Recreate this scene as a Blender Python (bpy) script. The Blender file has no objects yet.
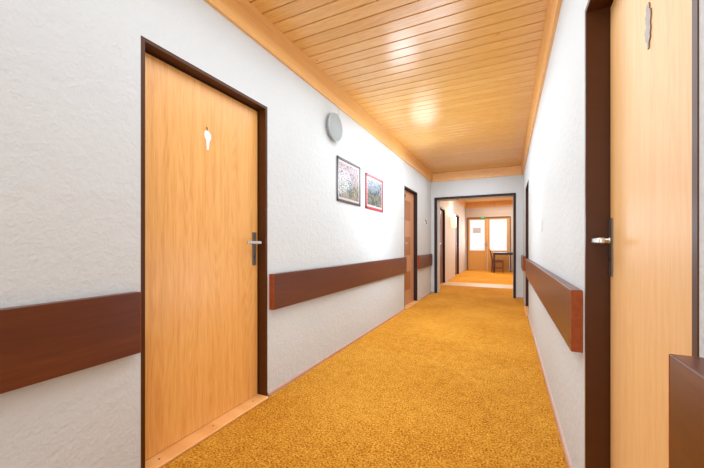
import bpy, bmesh, math, random
from mathutils import Vector, Matrix
random.seed(4)
sc = bpy.context.scene
COL = sc.collection
PI = math.pi

# ------------------------------------------------------------------ helpers
def lin(c):
    def f(v):
        v /= 255.0
        return v/12.92 if v <= .04045 else ((v+.055)/1.055)**2.4
    return (f(c[0]), f(c[1]), f(c[2]), 1)

class MB:
    """collects shapes in world coordinates, links them as ONE mesh object"""
    def __init__(s): s.bm = bmesh.new()
    def box(s, x0, x1, y0, y1, z0, z1, bev=0, seg=1):
        b = bmesh.new()
        bmesh.ops.create_cube(b, size=1)
        for v in b.verts:
            v.co = Vector((x0+(v.co.x+.5)*(x1-x0), y0+(v.co.y+.5)*(y1-y0), z0+(v.co.z+.5)*(z1-z0)))
        if bev: bmesh.ops.bevel(b, geom=b.edges[:], offset=bev, segments=seg, affect='EDGES', profile=.5)
        return s.merge(b)
    def merge(s, b):
        me = bpy.data.meshes.new('tmp'); b.to_mesh(me); b.free()
        s.bm.from_mesh(me); bpy.data.meshes.remove(me); return s
    def tube(s, pts, r, n=12):
        pts = [Vector(p) for p in pts]
        b = bmesh.new(); rings = []
        for i, p in enumerate(pts):
            if i == 0: d = pts[1]-p
            elif i == len(pts)-1: d = p-pts[i-1]
            else: d = (pts[i+1]-p).normalized()+(p-pts[i-1]).normalized()
            d.normalize()
            a = d.cross(Vector((0, 0, 1)) if abs(d.z) < .9 else Vector((1, 0, 0))).normalized()
            c = d.cross(a)
            rr = r[i] if isinstance(r, (list, tuple)) else r
            rings.append([b.verts.new(p+(a*math.cos(2*PI*k/n)+c*math.sin(2*PI*k/n))*rr) for k in range(n)])
        for i in range(len(rings)-1):
            for k in range(n):
                b.faces.new((rings[i][k], rings[i][(k+1) % n], rings[i+1][(k+1) % n], rings[i+1][k]))
        b.faces.new(rings[0][::-1]); b.faces.new(rings[-1])
        bmesh.ops.recalc_face_normals(b, faces=b.faces[:])
        return s.merge(b)
    def lathe(s, prof, org, axis, n=40):
        """prof: (radius, height) pairs turned about axis through org"""
        b = bmesh.new(); axis = Vector(axis).normalized(); org = Vector(org)
        a = axis.cross(Vector((0, 0, 1)) if abs(axis.z) < .9 else Vector((1, 0, 0))).normalized(); c = axis.cross(a)
        rings = []
        for r, h in prof:
            if r < 1e-6: rings.append([b.verts.new(org+axis*h)])
            else: rings.append([b.verts.new(org+axis*h+(a*math.cos(2*PI*k/n)+c*math.sin(2*PI*k/n))*r) for k in range(n)])
        for i in range(len(rings)-1):
            A, B = rings[i], rings[i+1]
            for k in range(n):
                k2 = (k+1) % n
                if len(A) == 1 and len(B) == 1: continue
                if len(A) == 1: b.faces.new((A[0], B[k], B[k2]))
                elif len(B) == 1: b.faces.new((A[k], A[k2], B[0]))
                else: b.faces.new((A[k], A[k2], B[k2], B[k]))
        bmesh.ops.recalc_face_normals(b, faces=b.faces[:])
        for f in b.faces: f.smooth = True
        return s.merge(b)
    def prism(s, poly, fn, t0, t1):
        """poly: 2-D outline, fn(u, v, t) -> world point; solid between t0 and t1"""
        b = bmesh.new()
        A = [b.verts.new(fn(u, v, t0)) for u, v in poly]; B = [b.verts.new(fn(u, v, t1)) for u, v in poly]
        b.faces.new(A); b.faces.new(B[::-1])
        n = len(poly)
        for i in range(n): b.faces.new((A[i], B[i], B[(i+1) % n], A[(i+1) % n]))
        bmesh.ops.recalc_face_normals(b, faces=b.faces[:])
        return s.merge(b)
    def build(s, name, mat, parent=None, org=None, label=None, smooth=None):
        bm = s.bm
        if parent is not None:
            o_ = Vector((0, 0, 0)); p = parent
            while p is not None: o_ += p.location; p = p.parent
            off, loc = o_, Vector((0, 0, 0))
        else:
            off = Vector(org) if org is not None else Vector((0, 0, 0)); loc = off
        bmesh.ops.translate(bm, verts=bm.verts[:], vec=-off)
        me = bpy.data.meshes.new(name); bm.to_mesh(me); bm.free()
        me.materials.append(mat)
        o = bpy.data.objects.new(name, me); o.location = loc; COL.objects.link(o)
        if parent is not None: o.parent = parent
        if label: o['label'] = label
        return o

def thing(name, loc, label, cat, group=None, kind=None):
    o = bpy.data.objects.new(name, None); o.location = loc; o.empty_display_size = .1
    COL.objects.link(o)
    return tag(o, label, cat, group, kind)
def tag(o, label=None, cat=None, group=None, kind=None):
    if label: o['label'] = label
    if cat: o['category'] = cat
    if group: o['group'] = group
    if kind: o['kind'] = kind
    return o

# ---------------------------------------------------------------- materials
class NM:
    def __init__(s, name):
        s.m = bpy.data.materials.new(name); s.m.use_nodes = True
        s.t = s.m.node_tree; s.b = s.t.nodes['Principled BSDF']
    def n(s, t, **k):
        nd = s.t.nodes.new(t)
        for a, v in k.items(): setattr(nd, a, v)
        return nd
    def l(s, a, b): s.t.links.new(a, b)
    def co(s, scale=(1, 1, 1), rot=(0, 0, 0), loc=(0, 0, 0)):
        tc = s.n('ShaderNodeTexCoord'); mp = s.n('ShaderNodeMapping')
        mp.inputs['Scale'].default_value = scale; mp.inputs['Rotation'].default_value = rot; mp.inputs['Location'].default_value = loc
        s.l(tc.outputs['Object'], mp.inputs['Vector']); return mp.outputs[0]
    def noise(s, vec, scale, detail=4, rough=.5, dist=0):
        nd = s.n('ShaderNodeTexNoise'); s.l(vec, nd.inputs['Vector'])
        nd.inputs['Scale'].default_value = scale; nd.inputs['Detail'].default_value = detail
        nd.inputs['Roughness'].default_value = rough; nd.inputs['Distortion'].default_value = dist
        return nd.outputs['Fac']
    def ramp(s, fac, stops, interp='LINEAR'):
        r = s.n('ShaderNodeValToRGB'); s.l(fac, r.inputs[0]); e = r.color_ramp.elements
        r.color_ramp.interpolation = interp
        while len(e) < len(stops): e.new(.5)
        for el, (p, c) in zip(e, stops): el.position = p; el.color = lin(c)
        return r.outputs[0]
    def mix(s, fac, a, b, mode='MIX'):
        m = s.n('ShaderNodeMix', data_type='RGBA', blend_type=mode)
        for sock, v in ((m.inputs[0], fac), (m.inputs[6], a), (m.inputs[7], b)):
            if hasattr(v, 'node'): s.l(v, sock)
            elif isinstance(v, (int, float)): sock.default_value = v
            else: sock.default_value = v if len(v) == 4 else lin(v)
        return m.outputs[2]
    def math(s, op, a, b=0.0):
        m = s.n('ShaderNodeMath', operation=op)
        for sock, v in ((m.inputs[0], a), (m.inputs[1], b)):
            if hasattr(v, 'node'): s.l(v, sock)
            else: sock.default_value = v
        return m.outputs[0]
    def bump(s, h, strength=.3, dist=.01):
        b = s.n('ShaderNodeBump'); s.l(h, b.inputs['Height']); b.inputs['Strength'].default_value = strength
        b.inputs['Distance'].default_value = dist; s.l(b.outputs[0], s.b.inputs['Normal']); return b
    def col(s, c):
        if hasattr(c, 'node'): s.l(c, s.b.inputs['Base Color'])
        else: s.b.inputs['Base Color'].default_value = lin(c)
        return s
    def set(s, rough=None, metal=None, spec=None, coat=None):
        if rough is not None: s.b.inputs['Roughness'].default_value = rough
        if metal is not None: s.b.inputs['Metallic'].default_value = metal
        if spec is not None: s.b.inputs['Specular IOR Level'].default_value = spec
        if coat is not None: s.b.inputs['Coat Weight'].default_value = coat
        return s

def plaster(name, c1, c2, scale=34, strength=.42):
    M = NM(name); v = M.co()
    big = M.noise(v, 2.2, 3)
    M.col(M.mix(big, c1, c2)).set(.62, spec=.35)
    a = M.noise(v, scale*2.2, 4, .6, .2); b = M.noise(v, scale*.75, 3, .55)
    h = M.math('ADD', M.math('MULTIPLY', a, .5), b)
    M.bump(h, strength, .012)
    return M.m
M_WALL = plaster('plaster_white', (201, 202, 201), (208, 209, 208))
M_WALL_FAR = plaster('plaster_far', (206, 190, 176), (212, 196, 182))

def laminate(name, c_lo, c_mid, c_hi, rough=.33, along='Z', seed=0.):
    """oak-look sheet: fine straight grain plus cathedral figures"""
    M = NM(name)
    tc = M.n('ShaderNodeTexCoord'); sep = M.n('ShaderNodeSeparateXYZ'); M.l(tc.outputs['Object'], sep.inputs[0])
    X, Y, Z = sep.outputs
    if along == 'Y': across, run = Z, Y
    elif along == 'X': across, run = Y, X
    else: across, run = M.math('ADD', X, Y), Z
    comb = M.n('ShaderNodeCombineXYZ'); M.l(M.math('MULTIPLY', across, 1), comb.inputs[0]); M.l(M.math('MULTIPLY', run, .03), comb.inputs[1])
    comb.inputs[2].default_value = seed
    fine = M.noise(comb.outputs[0], 260, 3, .6)
    mid = M.noise(comb.outputs[0], 34, 4, .55)
    comb2 = M.n('ShaderNodeCombineXYZ'); M.l(across, comb2.inputs[0]); M.l(M.math('MULTIPLY', run, .07), comb2.inputs[1]); comb2.inputs[2].default_value = seed+3
    field = M.noise(comb2.outputs[0], 5.5, 2, .5)
    rings = M.math('SINE', M.math('MULTIPLY', field, 190))
    rings = M.math('MULTIPLY', M.math('ADD', rings, 1), .5)
    f = M.math('ADD', M.math('ADD', M.math('MULTIPLY', fine, .45), M.math('MULTIPLY', mid, .45)), M.math('MULTIPLY', rings, .07))
    M.col(M.ramp(f, [(.33, c_lo), (.52, c_mid), (.74, c_hi)])).set(rough, spec=.5)
    M.bump(f, .06, .002)
    return M.m
M_DOOR = laminate('oak_laminate', (218, 148, 70), (236, 172, 94), (246, 192, 118), .34)
M_DOOR_R = laminate('oak_laminate_right', (232, 176, 110), (240, 190, 126), (244, 202, 146), .45, seed=7)
M_DOOR_B = laminate('brown_laminate', (178, 122, 84), (196, 138, 98), (208, 154, 114), .5, seed=11)
M_INSET = laminate('inset_orange', (146, 84, 34), (164, 98, 42), (178, 112, 54), .45, seed=23)
M_DOOR_DK = laminate('dark_laminate', (104, 62, 44), (122, 74, 54), (138, 88, 66), .5, seed=19)
M_DOOR_FAR = laminate('golden_laminate', (206, 148, 70), (212, 156, 76), (218, 164, 86), .45, seed=15)
M_THRESH = laminate('threshold_wood', (220, 150, 82), (234, 170, 102), (242, 190, 130), .42, 'Y', seed=5)
M_FASCIA = laminate('fascia_pine', (226, 166, 96), (235, 180, 110), (242, 194, 130), .38, 'Y', seed=2)
M_FASCIA_X = laminate('fascia_pine_end', (226, 166, 96), (235, 180, 110), (242, 194, 130), .38, 'X', seed=9)

def ceiling_mat(name):
    M = NM(name)
    tc = M.n('ShaderNodeTexCoord'); sep = M.n('ShaderNodeSeparateXYZ'); M.l(tc.outputs['Object'], sep.inputs[0])
    X, Y, Z = sep.outputs
    idx = M.math('FLOOR', M.math('DIVIDE', M.math('SUBTRACT', Y, 1.569), .1103))
    wn = M.n('ShaderNodeTexWhiteNoise', noise_dimensions='1D'); M.l(idx, wn.inputs['W'])
    comb = M.n('ShaderNodeCombineXYZ'); M.l(M.math('MULTIPLY', X, .10), comb.inputs[0]); M.l(Y, comb.inputs[1]); M.l(M.math('MULTIPLY', wn.outputs[0], 40), comb.inputs[2])
    field = M.noise(comb.outputs[0], 9, 3, .5)
    rings = M.math('MULTIPLY', M.math('ADD', M.math('SINE', M.math('MULTIPLY', field, 70)), 1), .5)
    fine = M.noise(comb.outputs[0], 160, 3, .6)
    f = M.math('ADD', M.math('MULTIPLY', fine, .5), M.math('ADD', M.math('MULTIPLY', rings, .14), M.math('ADD', .09, M.math('MULTIPLY', wn.outputs[0], .14))))
    c = M.ramp(f, [(.22, (206, 150, 72)), (.45, (222, 168, 90)), (.75, (236, 190, 116))])
    kn = M.n('ShaderNodeCombineXYZ'); M.l(M.math('MULTIPLY', X, 3.2), kn.inputs[0]); M.l(M.math('MULTIPLY', Y, 7), kn.inputs[1]); M.l(M.math('MULTIPLY', wn.outputs[0], 9), kn.inputs[2])
    vor = M.n('ShaderNodeTexVoronoi'); M.l(kn.outputs[0], vor.inputs['Vector']); vor.inputs['Scale'].default_value = 1.0
    k = M.ramp(vor.outputs['Distance'], [(.0, (255, 255, 255)), (.075, (0, 0, 0))])
    M.col(M.mix(k, c, (150, 88, 44)))
    M.set(.29, spec=.9)
    M.bump(f, .05, .002)
    return M.m
M_CEIL = ceiling_mat('varnished_boards')
M_GROOVE = NM('groove').col((84, 42, 14)).set(.6).m

def carpet():
    M = NM('carpet_gold'); v = M.co()
    a = M.noise(v, 95, 4, .8, .4); b = M.noise(v, 14, 4, .6); d = M.noise(v, 1.3, 2)
    f = M.math('ADD', M.math('MULTIPLY', a, .80), M.math('ADD', M.math('MULTIPLY', b, .12), M.math('MULTIPLY', d, .10)))
    M.col(M.ramp(f, [(.39, (128, 64, 6)), (.455, (196, 118, 24)), (.52, (226, 150, 42)), (.61, (246, 188, 84))])).set(.95, spec=.1)
    M.bump(f, .9, .02)
    return M.m
M_CARPET = carpet()
def flat(name, c, rough=.5, metal=0, spec=.5, var=8, scale=20, bump=.0):
    M = NM(name); v = M.co(); n = M.noise(v, scale, 4)
    c2 = tuple(min(255, x+var) for x in c); c1 = tuple(max(0, x-var) for x in c)
    M.col(M.mix(n, c1, c2)).set(rough, metal, spec)
    if bump: M.bump(n, bump, .003)
    return M.m
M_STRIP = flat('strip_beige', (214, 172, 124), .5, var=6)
M_BASE = flat('skirting_pink', (190, 150, 132), .5, var=10, scale=30)
M_FRAME = flat('frame_brown', (76, 38, 6), .42, spec=.25, var=4)
M_FRAME_DK = flat('frame_dark', (54, 36, 34), .5, spec=.2, var=4)
M_FRAME_PALE = flat('frame_edge', (150, 128, 118), .4, var=10)
def rail_mat():
    M = NM('rail_mahogany'); v = M.co((1, .08, 1)); n = M.noise(v, 60, 5, .6); n2 = M.noise(v, 8, 3)
    f = M.math('ADD', M.math('MULTIPLY', n, .6), M.math('MULTIPLY', n2, .4))
    M.col(M.ramp(f, [(.3, (80, 33, 14)), (.55, (95, 42, 18)), (.75, (114, 56, 28))])).set(.33, spec=.55)
    M.bump(f, .08, .002); return M.m
M_RAIL = rail_mat()
M_RAIL_END = flat('rail_end', (148, 66, 18), .5, spec=.2, var=22, scale=60)
M_STEEL = flat('brushed_steel', (140, 132, 122), .35, .85, var=10, scale=60)
M_LEVER = flat('lever_metal', (196, 190, 182), .25, .8, var=6)
M_BLACK = flat('black', (18, 15, 13), .6, var=3)
M_WHITEP = flat('white_enamel', (244, 240, 234), .35, var=3)
M_GREYP = flat('grey_metal_sign', (136, 118, 104), .4, .5, var=12)
M_LAMPGREY = flat('lamp_grey', (140, 144, 142), .45, var=3)
M_LAMPRIM = flat('lamp_rim', (170, 173, 171), .35, var=3)
M_SWITCH = flat('switch_plastic', (222, 220, 216), .35, var=3)
M_TABLE = flat('table_dark', (58, 34, 28), .35, var=5)
M_CHAIR = flat('chair_wood', (112, 62, 30), .4, var=12)
M_CHAIR_RED = flat('chair_back_wood', (132, 60, 36), .4, var=8)
M_PAPER = flat('paper_notice', (196, 192, 196), .7, var=14, scale=60)
M_RED = flat('frame_red', (178, 44, 58), .35, var=8)
M_DARKF = flat('frame_walnut', (66, 50, 46), .35, var=6)
def emis(name, c, s, base=None):
    M = NM(name); M.col(base or c); M.b.inputs['Emission Color'].default_value = lin(c); M.b.inputs['Emission Strength'].default_value = s
    M.set(.4); return M.m
M_GREEN = emis('exit_green', (30, 120, 66), .5)
def frosted():   # backlit frosted pane, daylight behind it
    M = NM('frosted_daylight'); v = M.co(); n = M.noise(v, 1.6, 2)
    c = M.ramp(n, [(.35, (206, 220, 236)), (.65, (236, 246, 255))])
    M.l(c, M.b.inputs['Emission Color']); M.b.inputs['Emission Strength'].default_value = .30
    M.col((196, 202, 208)).set(.35); return M.m
M_FROST = frosted()
M_SHADE = emis('lit_glass_shade', (255, 232, 200), .35, (240, 230, 215))
M_BULB = emis('lit_bulb', (255, 220, 172), 5)
def art(name, cols, seed, sky):
    M = NM(name); v = M.co(loc=(seed, seed, seed))
    a = M.noise(v, 11, 5, .65, .9); b = M.noise(v, 30, 3, .6, 1.5)
    c = M.ramp(a, cols)
    tc = M.n('ShaderNodeTexCoord'); sep = M.n('ShaderNodeSeparateXYZ'); M.l(tc.outputs['Object'], sep.inputs[0])
    z = M.math('ADD', sep.outputs[2], M.math('MULTIPLY', M.math('SUBTRACT', a, .5), .35))
    top = M.ramp(M.math('MULTIPLY', z, 2.4), [(.50, (0, 0, 0)), (.62, (255, 255, 255))])
    c = M.mix(top, c, M.mix(b, sky[0], sky[1]))
    ink = M.ramp(b, [(.39, (255, 255, 255)), (.47, (0, 0, 0))])
    M.col(M.mix(ink, c, (44, 40, 46))).set(.4); return M.m
M_ART1 = art('village_print', [(.40, (60, 66, 70)), (.46, (112, 140, 142)), (.5, (196, 170, 156)), (.54, (170, 128, 56)), (.60, (110, 112, 50))], 3.1, ((160, 128, 126), (226, 196, 200)))
M_ART2 = art('landscape_print', [(.40, (36, 46, 76)), (.46, (96, 110, 112)), (.5, (160, 166, 160)), (.54, (150, 116, 52)), (.60, (72, 80, 32))], 8.7, ((120, 130, 144), (176, 184, 194)))
M_MAT = flat('picture_mount', (232, 218, 212), .6, var=3)
def glass_mat():
    M = NM('picture_glass'); M.set(.06, spec=.5); M.b.inputs['Alpha'].default_value = .10; M.col((90, 92, 95)); return M.m
M_GLASS = glass_mat()

# ------------------------------------------------------------------- layout
L, R = -1.507, .27          # corridor walls
Y0, YE, YE2 = -2.6, 7.12, 7.42  # corridor start, end wall front and back
ZC, ZF = 2.58, 2.40           # ceiling boards, fascia bottom
L2, R2, YF, ZC2, ZF2 = -1.56, 1.3, 13.9, 2.72, 2.52

def struct(o): o['kind'] = 'structure'; return o
struct(MB().box(-2.2, 2.2, Y0, YF+.3, -.12, 0).build('floor', M_CARPET))
# walls with openings (list of y0, y1, ztop)
def side_wall(name, x0, x1, ya, yb, zt, ops, mat):
    m = MB(); y = ya
    for a, b, z in ops:
        m.box(x0, x1, y, a, 0, zt); m.box(x0, x1, a, b, z, zt); y = b
    m.box(x0, x1, y, yb, 0, zt)
    return struct(m.build(name, mat))
TL, TR = .2, .2
D1 = (.918, 1.782, 2.011); D2 = (5.09, 5.93, 2.005); D3 = (.694, 1.528, 1.965); D4 = (5.35, 6.22, 2.0)
D5 = (8.30, 9.18, 2.02); D6 = (11.1, 11.98, 2.05)
side_wall('wall_left', L-TL, L, Y0, YE, ZC+.03, [D1, D2], M_WALL)
side_wall('wall_right', R, R+TR, Y0, YE, ZC+.03, [D3, D4], M_WALL)
side_wall('wall_left_far', L2-TL, L2, YE2, YF, ZC2+.03, [D5, D6], M_WALL_FAR)
side_wall('wall_right_far', R2, R2+TR, YE2, YF, ZC2+.03, [], M_WALL_FAR)
OX0, OX1, OZ = -1.436, .141, 2.062      # passage opening
m = MB(); m.box(L2-TL, OX0, YE, YE2, 0, ZC2+.03); m.box(OX1, R2+TR, YE, YE2, 0, ZC2+.03); m.box(OX0, OX1, YE, YE2, OZ, ZC2+.03)
struct(m.build('wall_end', M_WALL))
EX0, EX1, EZ = -1.50, .10, 2.13        # glazed double door at the very end
m = MB(); m.box(L2-TL, EX0, YF, YF+.15, 0, ZC2+.03); m.box(EX1, R2+TR, YF, YF+.15, 0, ZC2+.03); m.box(EX0, EX1, YF, YF+.15, EZ, ZC2+.03)
struct(m.build('wall_back_far', M_WALL_FAR))

# board ceilings: every board with its own small chamfers, dark tongue behind the joints
def board_ceiling(name, x0, x1, ya, yb, z, pitch=.1103, first=1.569):
    m = MB(); bm = m.bm
    k = math.floor((ya-first)/pitch); y = first+k*pitch; g = .0065; c = .003
    while y < yb:
        a, b = max(y, ya), min(y+pitch, yb)
        tilt = random.uniform(-.00035, .00035)
        prof = [(a+g*.5, z+.015), (a+g*.5, z+c), (a+g*.5+c, z+tilt), (b-g*.5-c, z-tilt), (b-g*.5, z+c), (b-g*.5, z+.015)]
        if b-a > .02:
            A = [bm.verts.new((x0, p[0], p[1])) for p in prof]; B = [bm.verts.new((x1, p[0], p[1])) for p in prof]
            for i in range(6):
                bm.faces.new((A[i], A[(i+1) % 6], B[(i+1) % 6], B[i]))
            bm.faces.new(A[::-1]); bm.faces.new(B)
        y += pitch
    bmesh.ops.recalc_face_normals(bm, faces=bm.faces[:])
    o = struct(m.build(name, M_CEIL))
    o2 = struct(MB().box(x0, x1, ya, yb, z+.010, z+.06).build('ceiling_backing', M_GROOVE, parent=o))
    return o
board_ceiling('ceiling', L, R, Y0, YE, ZC)
board_ceiling('ceiling_far', L2, R2, YE2, YF, ZC2)

# fascia boards that slope a little out from the wall up to the ceiling
def fascia(n, xw, s, ya, yb, z0, z1, mat=M_FASCIA):
    m = MB()
    poly = [(0, z0), (.021, z0), (.043, z1), (0, z1)]
    m.prism(poly, lambda u, v, t: Vector((xw+s*u, t, v)), ya, yb)
    return struct(m.build('trim_%d' % n, mat))
fascia(1, L, 1, Y0, YE, ZF, ZC)
fascia(2, R, -1, Y0, YE, ZF, ZC)
m = MB(); m.prism([(0, ZF+.005), (.021, ZF+.005), (.035, ZC), (0, ZC)], lambda u, v, t: Vector((t, YE-u, v)), L+.03, R-.03)
struct(m.build('trim_3', M_FASCIA_X))
fascia(4, L2, 1, YE2, YF, ZF2, ZC2)
m = MB(); m.box(L2+.03, R2, YF-.04, YF, ZF2, ZC2, .003); struct(m.build('trim_5', M_FASCIA_X))
fascia(8, R2, -1, YE2, YF, ZF2, ZC2)
struct(MB().box(L2+.001, R2, YF-.018, YF, 2.235, 2.255, .002).build('trim_6', M_WALL_FAR))
# pale strip across the floor beyond the passage
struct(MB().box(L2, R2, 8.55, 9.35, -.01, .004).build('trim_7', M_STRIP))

# baseboards: low skirting with rounded top
def skirting(name, xw, s, runs, mat=M_BASE):
    m = MB()
    for a, b in runs:
        m.prism([(0, 0), (.013, 0), (.013, .018), (.007, .028), (0, .030)], lambda u, v, t: Vector((xw+s*u, t, v)), a, b)
    return struct(m.build(name, mat))
skirting('baseboard_left', L, 1, [(Y0, D1[0]), (D1[1], D2[0]), (D2[1], YE)])
skirting('baseboard_right', R, -1, [(Y0, D3[0]), (D3[1], D4[0]), (D4[1], YE)])
skirting('baseboard_left_far', L2, 1, [(YE2, D5[0]), (D5[1], D6[0]), (D6[1], YF)])
m = MB(); m.box(L+.013, OX0, YE-.012, YE, 0, .028, .002); m.box(OX1, R-.013, YE-.012, YE, 0, .028, .002)
struct(m.build('baseboard_end', M_BASE))
m = MB(); m.box(L2+.013, EX0, YF-.012, YF, 0, .04, .002); m.box(EX1, R2, YF-.012, YF, 0, .04, .002)
struct(m.build('baseboard_back_far', M_BASE))

# -------------------------------------------------------------------- doors
def lever_handle(door, xf, s, y, zl, z0, z1, away):
    """plate, neck and lever; s = direction out of the leaf, away = lever run in y"""
    pl = MB().box(min(xf, xf+s*.005), max(xf, xf+s*.005), y-.019, y+.019, z0, z1, .0018).build('handle_plate', M_STEEL, door, label='brushed metal lock plate')
    m = MB()
    m.lathe([(.0, 0), (.013, 0), (.013, .004), (.009, .006), (.009, .046), (0, .046)], (xf+s*.005, y, zl), (s, 0, 0), 20)
    xl = xf+s*.052
    m.box(xl-.0075, xl+.0075, min(y-away*.011, y+away*.115), max(y-away*.011, y+away*.115), zl-.010, zl+.010, .004, 3)
    m.build('lever', M_LEVER, pl, label='pale metal lever')
    k = MB(); zk = z0+.062
    k.lathe([(0, 0), (.0048, 0), (.0048, .0008), (0, .0008)], (xf+s*.005, y, zk), (s, 0, 0), 16)
    k.box(min(xf+s*.005, xf+s*.0058), max(xf+s*.005, xf+s*.0058), y-.002, y+.002, zk-.013, zk)
    k.build('keyhole', M_BLACK, pl)
def door(n, xw, s, op, label, leaf_mat, frame_mat, rec=.062, lip=.020, thr=True, wall_t=.2, bottom=.018):
    """s: +1 when the recess runs towards +x, -1 towards -x"""
    y0, y1, zt = op
    d = thing('door_%d' % n, (xw+s*rec, (y0+y1)/2, 0), label, 'door', kind='structure')
    X = lambda a: xw+s*a
    def bx(m, a, b, *r, bev=0): m.box(min(X(a), X(b)), max(X(a), X(b)), *r, bev)
    m = MB()
    bx(m, -.0015, wall_t, y0, y0+lip, 0, zt, bev=.0015); bx(m, -.0015, wall_t, y1-lip, y1, 0, zt, bev=.0015)
    bx(m, -.0015, wall_t, y0+lip-.001, y1-lip+.001, zt-lip, zt, bev=.0015)
    st = rec+.042  # stops behind the leaf
    bx(m, st, wall_t, y0+lip-.001, y0+lip+.02, 0, zt-lip); bx(m, st, wall_t, y1-lip-.02, y1-lip+.001, 0, zt-lip)
    bx(m, st, wall_t, y0+lip, y1-lip, zt-lip-.02, zt-lip)
    f = m.build('door_frame', frame_mat, d, label='dark brown metal frame')
    m = MB(); a, b = y0+lip, y1-lip   # dark gap round the leaf, its shade put in as black strips
    g = .010
    bx(m, rec+.004, rec+.03, a, a+g, bottom, zt-lip); bx(m, rec+.004, rec+.03, b-g, b, bottom, zt-lip); bx(m, rec+.004, rec+.03, a, b, zt-lip-g, zt-lip)
    m.build('gap_shade', M_BLACK, f)
    m = MB(); bx(m, rec, rec+.04, a+g, b-g, bottom, zt-lip-g, bev=.0015)
    leaf = m.build('door_leaf', leaf_mat, d)
    if thr:
        m = MB(); bx(m, -.030, rec+.10, y0+lip, y1-lip, 0, bottom-.002, bev=.004)
        t = m.build('threshold', M_THRESH, d, label='worn pale wooden threshold')
        m = MB()
        for yy in (y0+.10, y0+.42, y1-.12):
            m.lathe([(0, 0), (.005, 0), (.004, .0006), (0, .0008)], (X(.02), yy, bottom-.002), (0, 0, 1), 12)
        m.build('screw', M_BLACK, t)
    return d, leaf
def sign_figure(d, xf, s, y, z0, outline, mat, label, name='figure_sign'):
    m = MB(); m.prism(outline, lambda u, v, t: Vector((xf+s*t, y+u, z0+v)), 0, .003)
    return m.build(name, mat, d, label=label)

d1, leaf1 = door(1, L, -1, D1, 'large oak-look door at left with a small white figure sign', M_DOOR, M_FRAME)
xf = L-.062
lever_handle(d1, xf, 1, 1.716, 1.070, .915, 1.140, -1)
fig1 = [(-.004, 0), (.006, 0), (.010, .020), (.013, .050), (.021, .062), (.024, .078), (.022, .094), (.014, .102), (.008, .108), (.002, .112),
        (.000, .104), (-.006, .112), (-.013, .108), (-.020, .098), (-.022, .082), (-.018, .066), (-.010, .056), (-.007, .024)]
g1 = sign_figure(d1, xf, 1, 1.334, 1.605, fig1, M_WHITEP, 'small white enamel figure sign')
MB().tube([(xf+.001, 1.330, 1.712), (xf+.006, 1.329, 1.722), (xf+.003, 1.330, 1.732), (xf, 1.330, 1.735)], .0022, 8).build('hook', M_BLACK, g1)

d3, leaf3 = door(3, R, 1, D3, 'pale oak-look door at right with a grey metal figure sign', M_DOOR_R, M_FRAME, rec=.072)
xf = R+.072
lever_handle(d3, xf, -1, 1.480, 1.072, .943, 1.155, -1)
fig3 = [(-.006, 0), (.004, 0), (.004, .006), (.008, .022), (.018, .028), (.018, .040), (.024, .052), (.018, .058), (.010, .066), (.016, .078), (.018, .094),
        (.010, .100), (.010, .106), (.013, .113), (.006, .122), (-.004, .123), (-.010, .115), (-.008, .104), (-.018, .098), (-.020, .080), (-.014, .064), (-.018, .048), (-.012, .034), (-.016, .026), (-.006, .016)]
sign_figure(d3, xf, -1, 1.133, 1.585, fig3, M_GREYP, 'thin grey metal figure sign')

d2, leaf2 = door(2, L, -1, D2, 'brown panelled door at the far left, next to the passage opening', M_DOOR_B, M_FRAME_DK)
xf = L-.062
for i, (z0, z1) in enumerate(((1.47, 1.80), (.87, 1.185), (.27, .585))):
    p = MB().box(xf-.002, xf+.006, 5.30, 5.66, z0, z1, .003).build('inset_panel', M_INSET, d2, label='darker orange inset panel')
m = MB(); m.box(xf, xf+.003, 5.325, 5.345, 1.845, 1.90); m.box(xf, xf+.003, 5.345, 5.385, 1.888, 1.90); m.box(xf, xf+.003, 5.345, 5.370, 1.866, 1.876)
m.build('door_mark', M_BLACK, d2, label='tiny dark mark near the top')
lever_handle(d2, xf, 1, 5.18, 1.07, .92, 1.14, 1)
d4, leaf4 = door(4, R, 1, D4, 'narrowly seen door in the right wall before the passage', M_DOOR_R, M_FRAME_DK, rec=.09)
lever_handle(d4, R+.09, -1, 6.14, 1.07, .92, 1.14, -1)
d5, leaf5 = door(5, L2, -1, D5, 'first door in the left wall beyond the passage opening', M_DOOR_DK, M_FRAME_DK, rec=.05, lip=.04, thr=False)
lever_handle(d5, L2-.05, 1, 8.40, 1.07, .92, 1.14, 1)
d6, leaf6 = door(6, L2, -1, D6, 'last door on the left, just past the lit wall sconce', M_DOOR_DK, M_FRAME_DK, rec=.05, lip=.04, thr=False)
lever_handle(d6, L2-.05, 1, 11.20, 1.07, .92, 1.14, 1)

# dark steel lining of the passage opening
m = MB()
m.box(OX0, OX0+.055, YE-.012, YE+.05, 0, OZ, .003); m.box(OX1-.045, OX1, YE-.012, YE+.05, 0, OZ, .003); m.box(OX0+.06, OX1-.05, YE-.012, YE+.05, OZ-.045, OZ, .003)
pf = m.build('trim_9', M_FRAME_DK); struct(pf)
m = MB(); m.box(OX0, OX0+.062, YE+.05, YE2, 0, OZ-.04); m.box(OX1-.048, OX1, YE+.05, YE2, 0, OZ-.04); m.box(OX0, OX1, YE+.05, YE2, OZ-.046, OZ)
struct(m.build('trim_10', M_WALL))

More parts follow.
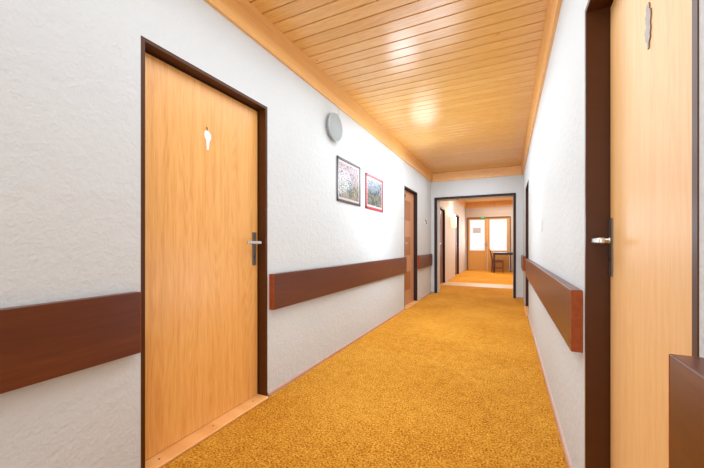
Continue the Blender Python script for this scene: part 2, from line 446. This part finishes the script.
# glazed double door at the end of the far hall
dd = thing('door_7', ((EX0+EX1)/2, YF, 0), 'glazed golden double door closing the far end of the hall', 'door', kind='structure')
m = MB(); m.box(EX0, EX0+.045, YF-.03, YF+.1, 0, EZ, .003); m.box(EX1-.045, EX1, YF-.03, YF+.1, 0, EZ, .003); m.box(EX0+.04, EX1-.04, YF-.03, YF+.1, EZ-.05, EZ, .003)
m.build('door_frame', flat('frame_ochre', (122, 78, 30), .4), dd)
for x0, x1, g0, g1 in ((EX0+.048, -.742, -1.395, -.825), (-.738, EX1-.048, -.655, -.035)):
    m = MB(); y0, y1 = YF, YF+.045
    m.box(x0, g0, y0, y1, .01, EZ-.053, .002); m.box(g1, x1, y0, y1, .01, EZ-.053, .002)
    m.box(g0, g1, y0, y1, .01, .80); m.box(g0, g1, y0, y1, 2.03, EZ-.053)
    lf = m.build('door_leaf', M_DOOR_FAR, dd)
    MB().box(g0, g1, y0+.018, y0+.026, .80, 2.03).build('glass_pane', M_FROST, lf, label='backlit frosted glass')
    m = MB()
    for a in ((g0-.012, g0+.006, .79, 2.04), (g1-.006, g1+.012, .79, 2.04)): m.box(a[0], a[1], y0-.006, y0+.01, a[2], a[3], .002)
    m.box(g0, g1, y0-.006, y0+.01, .788, .806, .002); m.box(g0, g1, y0-.006, y0+.01, 2.024, 2.042, .002)
    m.build('glazing_bead', M_THRESH, lf)
m = MB(); m.box(-.775, -.745, YF-.006, YF, .95, 1.15, .002); m.tube([(-.76, YF-.004, 1.06), (-.76, YF-.05, 1.06), (-.86, YF-.05, 1.06)], .008)
m.build('door_handle', M_STEEL, dd)
o = MB().box(-1.27, -.975, YF+.012, YF+.017, 1.50, 1.70).build('paper_notice', M_PAPER, org=(-1.12, YF+.015, 1.5)); tag(o, 'pale paper notice taped to the left glass pane of the far double door', 'notice')
ex = thing('exit_sign', (-.89, YF-.03, 2.085), 'small green exit sign above the middle of the far double door', 'sign')
MB().box(-1.0, -.80, YF-.055, YF-.03, 2.065, 2.135, .004).build('sign_box', M_GREEN, ex)
m = MB(); m.box(-.93, -.86, YF-.057, YF-.055, 2.095, 2.105); m.prism([(-.95, 2.10), (-.925, 2.118), (-.925, 2.082)], lambda u, v, t: Vector((u, YF-.055-t, v)), 0, .002)
m.build('arrow', M_WHITEP, ex)

# -------------------------------------------------------------- wall rails
def rail(xw, s, ya, yb, label, z0=.600, z1=.850, drop=0.):
    t = .040
    g = 'mahogany wall bumper rails'
    r = thing('wall_rail', (xw, (ya+yb)/2, z0), label, 'wall rail', g)
    x0, x1 = sorted((xw, xw+s*t)); e = .004
    m = MB().box(x0, x1, ya+e, yb-e, z0, z1, .0025, 2)
    for v in m.bm.verts: v.co.z -= drop*(v.co.y-ya)/(yb-ya)
    m.build('board', M_RAIL, r)
    MB().box(x0, x1, ya, ya+e, z0+.001, z1-.001, .0015).build('end_cap', M_RAIL_END, r, label='reddish end face')
    MB().box(x0, x1, yb-e, yb, z0+.001-drop, z1-.001-drop, .0015).build('end_cap', M_RAIL_END, r, label='reddish end face')
    return r
rail(L, 1, Y0+.3, .896, 'dark mahogany wall rail at far left, ending at the nearest left door', .578, .848)
rail(L, 1, 1.800, 5.085, 'long mahogany wall rail on the left wall between the two doors')
rail(L, 1, 5.94, 7.07, 'short mahogany wall rail on the left wall between brown door and passage')
rail(R, -1, 1.568, 5.34, 'long mahogany wall rail on the right wall past the right door', .624, .874, .024)
rail(R, -1, Y0+.3, .684, 'near mahogany wall rail at the bottom right corner of the view', .630, .887)
rail(R, -1, 6.25, 7.10, 'stub of mahogany wall rail on the right wall beside the passage')

# ----------------------------------------------------------------- pictures
def picture(y0, y1, z0, z1, fm, am, label, fw=.016):
    xw = L; p = thing('framed_picture', (xw, (y0+y1)/2, z0), label, 'picture', 'framed pictures on the left wall')
    m = MB(); t = .012
    m.box(xw+.002, xw+t, y0, y1, z0, z0+fw, .003); m.box(xw+.002, xw+t, y0, y1, z1-fw, z1, .003)
    m.box(xw+.002, xw+t, y0, y0+fw, z0+.003, z1-.003, .003); m.box(xw+.002, xw+t, y1-fw, y1, z0+.003, z1-.003, .003)
    m.build('frame', fm, p)
    MB().box(xw+.001, xw+.006, y0+fw*.5, y1-fw*.5, z0+fw*.5, z1-fw*.5).build('mount', M_MAT, p)
    k = fw+.022
    MB().box(xw+.006, xw+.0075, y0+k, y1-k, z0+k, z1-k).build('print', am, p)
    MB().box(xw+.0085, xw+.0095, y0+fw*.7, y1-fw*.7, z0+fw*.7, z1-fw*.7).build('glass', M_GLASS, p)
picture(2.79, 3.345, 1.482, 1.925, M_DARKF, M_ART1, 'dark-framed colourful print on the left wall, nearer of the two pictures', .026)
picture(3.495, 4.080, 1.478, 1.900, M_RED, M_ART2, 'red-framed print on the left wall, farther of the two pictures', .032)

# round wall lamp with its cable
wl = thing('wall_lamp', (L, 2.745, 2.03), 'round grey wall lamp above and before the dark-framed picture', 'wall lamp')
ctr = (L, 2.705, 2.165)
MB().lathe([(0, 0), (.112, 0), (.116, .006), (.116, .020), (.112, .024), (0, .024)], ctr, (1, 0, 0), 56).build('base', M_LAMPRIM, wl)
MB().lathe([(.0, .020), (.128, .020), (.131, .023), (.131, .034), (.127, .040), (.120, .042), (.095, .045), (.05, .047), (0, .048)], ctr, (1, 0, 0), 64).build('cover', M_LAMPGREY, wl, label='flat grey diffuser')
MB().lathe([(.123, .041), (.126, .045), (.131, .043), (.1335, .037), (.1335, .030), (.131, .028)], ctr, (1, 0, 0), 64).build('rim', M_LAMPRIM, wl)
MB().tube([(L+.004, 2.80, 2.28), (L+.004, 2.83, 2.34), (L+.004, 2.84, ZF)], .003, 8).build('cable', M_SWITCH, wl)

# switches and little fittings
def switch(x, s, y, z, w, h, label, name='light_switch', cat='light switch'):
    t = thing(name, (x, y, z-h/2), label, cat)
    a, b = sorted((x, x+s*.009)); MB().box(a, b, y-w/2, y+w/2, z-h/2, z+h/2, .003, 2).build('plate', M_SWITCH, t)
    a, b = sorted((x+s*.007, x+s*.014)); MB().box(a, b, y-w*.32, y+w*.32, z-h*.3, z+h*.3, .002).build('rocker', M_WHITEP, t)
switch(R, -1, 3.30, 1.222, .075, .10, 'pale light switch seen edge-on on the right wall above the long rail')
hk = thing('wall_hook', (L, 6.5, 1.46), 'small dark hook on a white plate between the brown door and passage', 'hook')
MB().box(L, L+.008, 6.42, 6.52, 1.46, 1.55, .002).build('plate', M_SWITCH, hk)
MB().tube([(L+.006, 6.50, 1.54), (L+.03, 6.50, 1.53), (L+.035, 6.50, 1.48), (L+.05, 6.50, 1.47)], .007, 8).build('hook', M_BLACK, hk)
bt = thing('push_button', (L, 4.96, 1.455), 'tiny white push button on the left wall before the brown door', 'button')
MB().lathe([(0, 0), (.018, 0), (.018, .006), (.014, .009), (0, .010)], (L-.002, 4.96, 1.47), (1, 0, 0), 24).build('base', M_SWITCH, bt)
MB().lathe([(0, .009), (.008, .009), (.008, .014), (0, .015)], (L, 4.96, 1.47), (1, 0, 0), 16).build('button', M_LAMPRIM, bt)

# --------------------------------------------------- lit sconce in far hall
sx, sy, sz = L2, 10.25, 1.55
scn = thing('wall_sconce', (sx, sy, sz), 'lit twin-glass sconce on the left wall of the far hall', 'wall lamp')
MB().box(sx, sx+.015, sy-.05, sy+.05, sz+.05, sz+.33, .004).build('back_plate', M_LEVER, scn)
for q in (-.17, .17):
    MB().tube([(sx+.012, sy, sz+.30), (sx+.05, sy+q*.5, sz+.34), (sx+.07, sy+q, sz+.335)], .006).build('arm', M_LEVER, scn)
    sh = MB().lathe([(.050, 0), (.056, .01), (.056, .32), (.050, .33), (.046, .32), (.046, .012), (.0, .004), (0, 0), (.05, 0)], (sx+.075, sy+q, sz), (0, 0, 1), 28).build('glass_shade', M_SHADE, scn)
    MB().lathe([(0, 0), (.025, .015), (.034, .045), (.03, .07), (0, .085)], (sx+.075, sy+q, sz+.335), (0, 0, 1), 20).build('bulb', M_BULB, sh)

# ----------------------------------------------------------- table and chair
tb = thing('side_table', (.12, 13.35, 0), 'dark narrow-legged table before the far double door', 'table')
tx0, tx1, ty0, ty1 = -.49, .62, 13.05, 13.66
MB().box(tx0-.02, tx1+.02, ty0-.02, ty1+.02, .715, .750, .004).build('table_top', M_TABLE, tb)
m = MB(); m.box(tx0+.02, tx1-.02, ty0+.01, ty0+.03, .655, .715); m.box(tx0+.02, tx1-.02, ty1-.03, ty1-.01, .655, .715); m.box(tx0+.01, tx0+.03, ty0+.02, ty1-.02, .655, .715); m.box(tx1-.03, tx1-.01, ty0+.02, ty1-.02, .655, .715)
m.build('apron', M_TABLE, tb)
for x in (tx0, tx1-.05):
    for y in (ty0, ty1-.05):
        MB().box(x, x+.05, y, y+.05, 0, .715, .003).build('leg', M_TABLE, tb)
ch = thing('dining_chair', (-.33, 13.37, 0), 'brown wooden chair pushed under the left end of the dark table', 'chair')
cx0, cx1, cy0, cy1 = -.54, -.14, 13.17, 13.57
MB().box(cx0, cx1, cy0, cy1, .43, .465, .008, 2).build('seat', M_CHAIR, ch)
m = MB(); m.box(cx0+.02, cx1-.02, cy0+.015, cy0+.035, .37, .43); m.box(cx0+.02, cx1-.02, cy1-.035, cy1-.015, .37, .43); m.box(cx1-.04, cx1-.02, cy0+.03, cy1-.03, .37, .43); m.box(cx0+.02, cx0+.04, cy0+.03, cy1-.03, .37, .43)
m.build('apron', M_CHAIR, ch)
for y in (cy0+.02, cy1-.02):
    MB().tube([(cx1-.025, y, 0), (cx1-.025, y, .43)], [.015, .020], 10).build('leg', M_CHAIR, ch)
    MB().tube([(cx0-.01, y, 0), (cx0+.01, y, .44), (cx0-.03, y, .66), (cx0-.09, y, .88)], [.015, .020, .018, .015], 10).build('leg', M_CHAIR_RED, ch, label='rear leg rising into the reddish back post')
m = MB()
for z, x in ((.84, cx0-.078), (.72, cx0-.045), (.62, cx0-.018)): m.box(x-.01, x+.01, cy0+.02, cy1-.02, z-.03, z+.03, .004)
m.build('backrest', M_CHAIR_RED, ch)
m = MB(); m.tube([(cx0, cy0+.02, .16), (cx1-.025, cy0+.02, .16)], .010, 8); m.tube([(cx0, cy1-.02, .16), (cx1-.025, cy1-.02, .16)], .010, 8); m.tube([((cx0+cx1)/2, cy0+.02, .16), ((cx0+cx1)/2, cy1-.02, .16)], .009, 8)
m.build('stretcher', M_CHAIR, ch)

# ------------------------------------------------------------------- lights
def area(name, loc, rot, sx_, sy_, e, c=(1, 1, 1)):
    l = bpy.data.lights.new(name, 'AREA'); l.shape = 'RECTANGLE'; l.size = sx_; l.size_y = sy_; l.energy = e; l.color = c
    o = bpy.data.objects.new(name, l); o.location = loc; o.rotation_euler = rot; COL.objects.link(o); return o
def point(name, loc, e, c=(1, 1, 1), r=.1):
    l = bpy.data.lights.new(name, 'POINT'); l.energy = e; l.color = c; l.shadow_soft_size = r
    o = bpy.data.objects.new(name, l); o.location = loc; COL.objects.link(o); return o
W = bpy.data.worlds.new('world'); sc.world = W; W.use_nodes = True
W.node_tree.nodes['Background'].inputs[0].default_value = (.93, .96, 1, 1); W.node_tree.nodes['Background'].inputs[1].default_value = 1.0
# added fill light at the corridor end left open behind the viewpoint
COOL = (.80, .985, 1.13)
area('fill_behind', (-.6, -2.4, 1.45), (math.radians(90), 0, 0), 1.6, 2.0, 22, COOL)
# corridor lights with no lamp object: one unseen source and added fills
point('unseen_corridor_light', (-.75, 4.0, 1.25), 11, COOL, .25)  # unseen light, placed by the shadows of handles and jambs
point('added_streak_light', (-1.08, 3.6, 1.85), 5.5, COOL, .16)  # added for the pale streak on the ceiling boards
point('added_glow_light', (-1.1, 4.7, 2.15), 3, (.9, .98, 1), .2)  # added for the glow on the ceiling and upper left wall
area('corridor_soft_fill', (-.62, 3.45, 2.5), (0, 0, 0), 1.1, 6.6, 38, COOL)  # added soft fill below the ceiling, no fixture
point('low_fill', (-.6, 1.9, .75), 3.5, COOL, .3)  # added fill for the lower walls and near carpet
point('sconce_light', (L2+.22, 10.25, 2.06), 6.5, (1, .82, .62), .06)
area('far_hall', (-.1, 11.0, 2.6), (0, 0, 0), 1.6, 5.0, 50, (.95, .97, .92))
area('far_door_daylight', (-.7, YF-.05, 1.4), (math.radians(-90), 0, 0), 1.3, 1.2, 10, (.85, .97, 1.05))

# ------------------------------------------------------------------- camera
cam = bpy.data.cameras.new('camera'); co = bpy.data.objects.new('camera', cam); COL.objects.link(co)
cam.sensor_fit = 'HORIZONTAL'; cam.sensor_width = 36; cam.lens = 325/704*36
cam.shift_y = 10/704      # horizon at row 244
co.location = (0, 0, 1.06); co.rotation_euler = (PI/2, 0, math.radians(25.63)); cam.clip_start = .012
sc.camera = co
sc.view_settings.view_transform = 'Standard'; sc.view_settings.look = 'None'; sc.view_settings.gamma = 1
sc.view_settings.use_curve_mapping = False; sc.view_settings.exposure = 1.0
